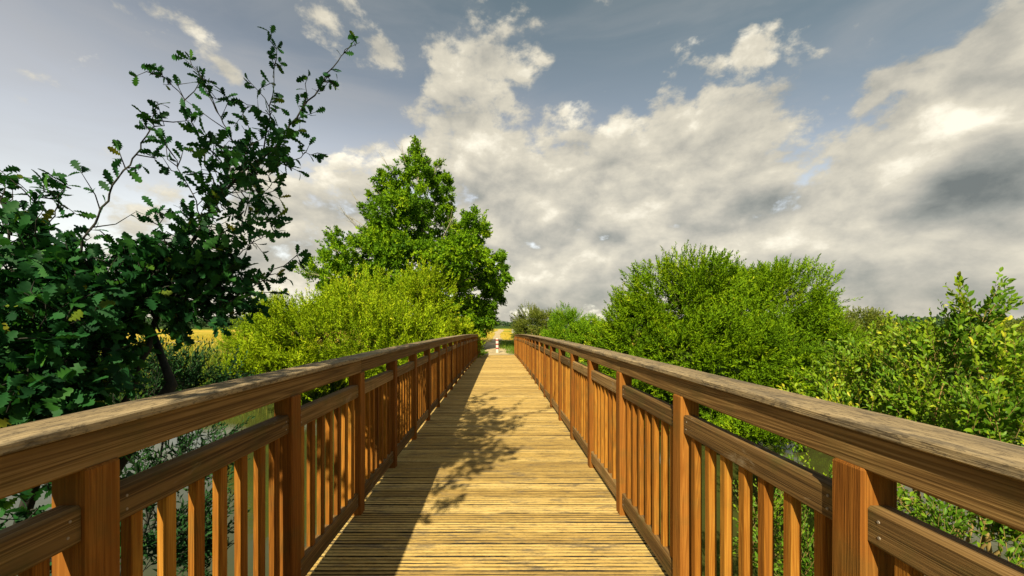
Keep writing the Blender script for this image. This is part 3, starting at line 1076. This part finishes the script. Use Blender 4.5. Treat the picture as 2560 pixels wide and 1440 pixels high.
# ---- tall tree at the far end
def tall_tree():
    rg = np.random.default_rng(31)
    D0 = 30.0
    base = np.array((-5.2, D0, -.6))
    root = empty('tall_tree', tuple(base))
    tag(root, 'tall conical broadleaf tree with bare pale branches, behind the yellow-green willow', 'tree')
    L = [(1040, 385, 34), (1020, 430, 45), (1085, 430, 34), (980, 470, 42), (1100, 460, 30), (950, 440, 22), (1030, 500, 56), (960, 530, 52), (1098, 505, 30), (930, 500, 26),
         (1000, 580, 80), (1090, 580, 56), (1160, 575, 46), (1190, 585, 26), (930, 590, 50), (870, 640, 58), (960, 660, 80), (1060, 650, 80), (1150, 640, 66), (1195, 660, 48),
         (840, 640, 34), (815, 690, 44), (900, 710, 72), (1000, 740, 80), (1100, 730, 80), (1180, 720, 66), (1225, 700, 44), (1240, 660, 26), (1235, 740, 30), (790, 690, 28),
         (1200, 780, 50), (1228, 650, 36), (1192, 555, 34), (1250, 690, 28), (1140, 790, 66), (1225, 790, 26), (860, 760, 60), (1180, 830, 40)]
    lobes, cols = [], []
    for px, py, r in L:
        y = D0 + rg.uniform(-3.0, 1.0) * (r / 60) - .5
        x, yy, z = at(px, py, y)
        rr = r / 1000 * y
        lobes.append((x, yy, z, rr * 1.02, rr * 1.2, rr * .9))
    for px, py, r in L[::2]:      # the crown's far side
        y = D0 + rg.uniform(1.5, 4.0)
        x, yy, z = at(px, py, D0)
        rr = r / 1000 * D0
        lobes.append((x, y, z, rr, rr * 1.1, rr * .85))
    P, D, C = crown_points(lobes, 19000, rg, 1100, .19)
    d = unit(D + np.array((0, 0, .25)) + rg.normal(size=P.shape) * .45)
    ln = .55 * rg.uniform(.5, 1.2, len(P))
    lv = Leaves()
    shoot_leaves(lv, P - base - d * (ln * .5)[:, None], d, ln, 13, .22, .13, 'lance', rg, .42 + C * 1.4 + rg.normal(0, .06, len(P)), (0, 0, -.1), 1.2)
    lv.build('crown', M['tree_leaf'], root)
    m = MB()
    top = np.array(at(1040, 400, D0)) - base
    mid = np.array(at(1060, 640, D0)) - base
    tk = [np.zeros(3), np.array((.2, 0, 3.0)), mid, (mid + top) / 2 + np.array((.1, 0, 0)), top]
    m.tube(tk, [.34, .26, .16, .09, .03], 9)
    for px0, py0, px1, py1, dy, r in [(1055, 600, 950, 480, -1.6, .05), (1060, 650, 900, 560, -2.4, .05), (1050, 560, 985, 430, -1.2, .04), (1062, 700, 1140, 560, -2.0, .055), (1060, 680, 1180, 600, -2.4, .05),
                                      (1055, 540, 1100, 420, -1.0, .035), (1062, 720, 870, 640, -2.6, .06), (1062, 740, 800, 690, -2.6, .06), (1062, 740, 1210, 690, -2.4, .06), (1050, 520, 960, 400, -1.4, .03),
                                      (1000, 640, 905, 500, -2.6, .035), (980, 640, 880, 540, -2.4, .03), (960, 620, 870, 535, -2, .028), (1040, 470, 1010, 380, -1.0, .025), (1042, 450, 1075, 380, -.8, .025)]:
        a = np.array(at(px0, py0, D0 - .2)) - base
        b = np.array(at(px1, py1, D0)) - base + np.array((0, dy, 0))
        c = (a + b) / 2 + np.array((0, dy * .25 - .3, -.25))
        m.tube([a, c, b], [r, r * .7, r * .25], 6)
        for _ in range(5):
            t = rg.uniform(.45, .95)
            p = a * (1 - t) + b * t + np.array((0, -.1, -.1))
            q = p + unit(b - a + rg.normal(size=3) * 1.6) * rg.uniform(.5, 1.3)
            m.tube([p, q], [r * .35, .006], 5)
    m.build('trunk', M['pale_bark'], root, True)


tall_tree()

# ---- big round willow across the water
bush('round_willow', 'big two-domed bright green willow rising behind the sun-lit railing', 'willow',
     [L3(1700, 760, 14.5, 150, 135, 2.2), L3(1900, 775, 14.5, 175, 135, 2.5), L3(1580, 850, 14.5, 100, 110, 1.7), L3(2040, 860, 14, 110, 110, 1.9), L3(1780, 880, 13.2, 240, 120, 2.2),
      L3(1800, 745, 15.2, 120, 90, 1.8), L3(1600, 930, 13.8, 110, 70, 1.3), L3(1900, 960, 12.8, 130, 60, 1.2), L3(1500, 890, 15.5, 60, 70, 1.0), L3(1760, 960, 13.0, 130, 60, 1.2),
      L3(1680, 1000, 13.2, 90, 55, 1.0), L3(1840, 1030, 11.8, 110, 45, 1.0), L3(1970, 1055, 10.4, 100, 50, .9), L3(1880, 1085, 10, 70, 40, .6), L3(2080, 960, 12.5, 90, 70, 1.2),
      L3(1560, 1015, 13.6, 110, 55, .8), L3(1700, 1030, 13.4, 110, 60, .8), L3(1850, 1035, 13.2, 110, 65, .8), L3(2000, 1030, 13, 110, 65, .8), L3(2130, 1020, 12.6, 100, 70, .8)],
     19000, 22, .138, .047, .56, M['willow'], 24, up=.55, clumps=800, spread=.17, floor=-2.2, base=(7.4, 15.0, -1.9), tint0=.45, trunks=8, twigs=800)

# ---- leafy shrubs right beside the railing
bush('buckthorn_shrub', 'tall oval-leaved shrub whose leafy tip stands highest at the frame\'s right, over the railing', 'shrub',
     [L3(2440, 790, 4.4, 45, 75, .3), L3(2410, 850, 4.4, 60, 60, .35), L3(2390, 900, 4.5, 130, 80, .6), L3(2480, 960, 4.2, 120, 110, .6), L3(2350, 1000, 4.3, 130, 90, .6), L3(2560, 1060, 3.6, 150, 110, .7), L3(2420, 1080, 3.6, 120, 90, .5)],
     620, 17, .085, .043, .52, M['buck_leaf'], 25, 'oval', up=.9, clumps=110, stem_r=.004, floor=-1.6, base=(4.6, 4.0, -1.2), tint0=.5, keep=right_of_rail, trunk_mat=M['stem'], trunks=10, flat=.3)
bush('buckthorn_shrub', 'shorter yellow-tipped shrub between the round willow and the tall leafy tip', 'shrub',
     [L3(2200, 890, 5.6, 60, 60, .4), L3(2130, 950, 5.6, 90, 70, .5), L3(2240, 980, 5.2, 110, 80, .6), L3(2080, 1010, 5.4, 90, 60, .5), L3(2180, 1060, 4.6, 130, 60, .5)],
     560, 17, .088, .043, .52, M['buck_leaf'], 26, 'oval', up=1.0, clumps=90, stem_r=.004, floor=-1.8, base=(4.9, 5.2, -1.6), tint0=.6, keep=right_of_rail, trunk_mat=M['stem'], trunks=8, flat=.3)
bush('buckthorn_shrub', 'low shaded shrub seen between and beneath the rails of the sun-lit railing', 'shrub',
     [L3(2330, 1230, 3.2, 200, 90, .5), L3(2080, 1250, 4.0, 100, 90, .4), L3(2520, 1290, 2.8, 160, 100, .4), L3(2000, 1400, 3.4, 110, 80, .4), L3(2400, 1400, 2.6, 170, 80, .4), L3(1900, 1300, 4.4, 80, 110, .4), L3(2250, 1130, 4.2, 160, 60, .5), L3(2480, 1180, 3.4, 140, 60, .5)],
     760, 15, .056, .026, .42, M['buck_leaf'], 27, 'oval', up=1.0, clumps=90, stem_r=.0035, floor=-2.0, base=(2.9, 3.2, -1.6), tint0=.42, keep=right_of_rail, trunk_mat=M['stem'], trunks=8, flat=.3)

# ---- bushes where the path leaves the bridge
bush('olive_bush', 'rounded olive-brown bush beside the path end, just past the sun-lit railing', 'bush',
     [L3(1330, 806, 31, 44, 42, 1.4), L3(1372, 808, 31, 44, 40, 1.4), L3(1310, 830, 30, 28, 28, .8)],
     1900, 16, .13, .05, .6, M['olive_leaf'], 28, up=.5, clumps=120, floor=-.6, base=(2.8, 31, -.45), tint0=.45)
bush('green_bush', 'taller mid green bush between the olive bush and the round willow', 'bush',
     [L3(1415, 808, 28, 42, 46, 1.2), L3(1450, 835, 27, 44, 40, 1.2), L3(1385, 845, 27, 30, 34, 1.0)],
     1900, 16, .13, .055, .6, M['tree_leaf'], 29, up=.6, clumps=110, floor=-.8, base=(4.6, 27.6, -.5), tint0=.5)
# ---- trees standing in the meadow beyond
for nm, lab, lb, mt, sd, n in [
    ('meadow_tree', 'small dark tree in the meadow left of the round willow\'s edge', [L3(1480, 808, 60, 26, 22, 1.6), L3(1462, 822, 60, 16, 16, 1.0)], 'tree_leaf', 51, 500),
    ('meadow_tree', 'olive domed tree directly right of the round willow', [L3(2150, 812, 46, 52, 46, 2.2), L3(2190, 830, 45, 36, 40, 1.8), L3(2120, 840, 44, 40, 44, 1.6)], 'olive_leaf', 52, 1300),
    ('meadow_tree', 'broad green-brown tree at the frame\'s right end, behind the leafy tip', [L3(2520, 840, 52, 70, 38, 2.6), L3(2590, 830, 52, 60, 40, 2.6), L3(2460, 860, 52, 40, 26, 1.6)], 'olive_leaf', 53, 1300),
    ('meadow_tree', 'low dark tree in the meadow gap behind the yellow-tipped shrub', [L3(2300, 830, 75, 40, 22, 2.2), L3(2350, 836, 75, 30, 20, 2.0)], 'tree_leaf', 54, 700),
]:
    bush(nm, lab, 'tree', lb, n, 12, .26, .12, .9, M[mt], sd, up=.4, clumps=110, floor=-.9,
         base=(np.mean([q[0] for q in lb]), lb[0][1], -.7), tint0=.45, group='trees in the meadow')


# ---- far woods along the horizon
def woods(name, x0, x1, y0, y1, hmin, hmax, n, size, seed, label):
    rg = np.random.default_rng(seed)
    t = rg.uniform(size=n)
    x = x0 + (x1 - x0) * t
    y = y0 + (y1 - y0) * rg.uniform(size=n)
    k = np.sin(x * .05 + seed) * .3 + np.sin(x * .13 + 2 * seed) * .3 + np.sin(x * .31) * .25
    top = hmin + (hmax - hmin) * np.clip(.5 + k * .6, 0, 1)
    z = -.6 + top * np.sqrt(rg.uniform(.02, 1, n))
    P = np.stack([x, y, z], 1)
    lv = Leaves()
    lv.add(*leaf_arrays(P, rg.normal(size=(n, 3)), size * rg.uniform(.6, 1.3, n), size * .7, 'lance', rg.normal(.5 + .25 * np.sin(x * .4), .12, n), rg))
    o = lv.build(name, M['far_leaf'])
    tag(o, label, 'woods', kind='stuff')


woods('distant_woods', -900, 1300, 560, 620, 5.0, 10.0, 26000, 3.0, 61, 'low dark line of far woods along the horizon')
woods('distant_woods', -330, -95, 250, 290, 5.0, 8.5, 9000, 1.8, 62, 'darker wood edge behind the yellow field, seen through the oak')
woods('distant_woods', 120, 420, 240, 300, 4.5, 8.0, 9000, 1.8, 63, 'dark wood edge behind the meadow trees at the right')


# ================================================================== meadow grass
def grass_patch(name, xr, yr, n, h, wdt, seed, tint, label, mask=None, spread=.35):
    rg = np.random.default_rng(seed)
    x = rg.uniform(*xr, n); y = rg.uniform(*yr, n)
    if mask is not None:
        k = mask(x, y); x, y = x[k], y[k]
    n = len(x)
    P = np.stack([x, y, ground_h(x, y) - .02], 1)
    tuft = .5 + .5 * np.sin(x * 2.1 + np.sin(y * 1.3) * 2) * np.sin(y * 1.7)
    A = np.stack([rg.normal(0, spread, n), rg.normal(0, spread, n), np.ones(n)], 1)
    L = h * rg.uniform(.4, 1.2, n) * (.6 + .6 * tuft)
    lv = Leaves()
    lv.add(*leaf_arrays(P, A, L, np.full(n, wdt), 'blade', tint + rg.normal(0, .13, n) + .2 * (tuft - .5), rg))
    o = lv.build(name, M['grass'])
    tag(o, label, 'grass', kind='stuff')


off_path = lambda x, y: np.abs(x + .25 + .5 * sstep(25, 34, y)) > 1.0 - .25 * np.sin(y * 1.3)
dry_land = lambda x, y: ground_h(x, y) > WATER + .1
grass_patch('grass', (-6, 7), (23.9, 46), 26000, .42, .022, 71, .30, 'green verge grass round the bollard and path', lambda x, y: off_path(x, y) & dry_land(x, y))
grass_patch('grass', (-12, 14), (44, 90), 26000, .5, .04, 72, .86, 'dry yellow meadow grass beyond the crossing track', lambda x, y: (np.abs(x - .3) > 1.0) & (np.abs(y - 49) > 1.5))
grass_patch('grass', (-60, -9), (22, 90), 30000, .5, .05, 73, .78, 'dry yellow meadow grass left of the willow bushes', dry_land)
grass_patch('grass', (1.3, 40), (13, 30), 26000, .55, .03, 74, .25, 'green bank grass round the round willow', dry_land)
grass_patch('grass', (-20, -1.6), (17.4, 23), 16000, .55, .03, 75, .45, 'bank grass under the yellow-green willow', dry_land)
grass_patch('grass', (1.35, 7), (-2, 4.8), 5000, .45, .014, 76, .2, 'long bank grass below the sun-lit railing', dry_land)
grass_patch('grass', (-7, -1.35), (-2, 5), 4000, .45, .014, 77, .12, 'long bank grass below the oak', dry_land)


# ================================================================== bollard, sign, fences
def bollard():
    gz = -.36
    root = empty('bollard', (.0, 25.6, gz))
    root.rotation_euler = (0, R(-1.2), 0)
    tag(root, 'white wooden bollard with red bands standing in the path past the bridge', 'bollard')
    m = MB()
    m.lathe([(.092, -.3), (.092, .93), (.088, .965), (.08, .985), (.04, .995), (.001, .998)], 24)
    m.build('shaft', M['white_paint'], root, False)
    for z in (.30, .56, .82):
        m = MB()
        m.lathe([(.0922, z - .002), (.0948, z), (.0948, z + .085), (.0922, z + .087)], 24)
        m.build('red_band', M['red_paint'], root, True)


bollard()


def fence(name, label, x0, x1, y):
    root = empty(name, (x0, y, float(ground_h(x0, y))))
    tag(root, label, 'fence')
    n = max(2, int(abs(x1 - x0) / 2.4) + 1)
    xs = np.linspace(0, x1 - x0, n)
    for x in xs:
        m = MB()
        z0 = float(ground_h(x0 + x, y)) - root.location[2]
        m.loft([[(x + a, b, z0 + z) for a, b in chamfer_rect(-.06, .06, -.06, .06, .01)] for z in (-.3, 1.15)], rng.uniform())
        m.build('post', M['grey_wood'], root)
    for z in (.62, 1.02):
        m = MB()
        m.loft([[(x, -.085 + b, float(ground_h(x0 + x, y)) - root.location[2] + z + c) for b, c in chamfer_rect(-.022, .022, -.05, .05, .005)] for x in np.linspace(-.2, x1 - x0 + .2, 7)], rng.uniform())
        m.build('cross_rail', M['grey_wood'], root)


fence('field_fence', 'short grey timber fence at the field edge, left of the path', -9.0, -2.0, 43)
fence('field_fence', 'grey timber fence at the field edge, right of the path by the sign', 2.2, 9.0, 44)

root = empty('sign_post', (1.75, 43.6, float(ground_h(1.75, 43.6))))
tag(root, 'small blank white board on a dark post at the field edge', 'sign')
m = MB(); m.loft([[(a, b, z) for a, b in chamfer_rect(-.05, .05, -.05, .05, .01)] for z in (-.3, 1.5)], .3); m.build('post', M['beam'], root)
m = MB(); m.loft([[(a, -.065 + b, c) for a, c in chamfer_rect(-.22, .22, 1.02, 1.46, .03)] for b in (-.012, .012)], .3); m.build('board', M['white_paint'], root)
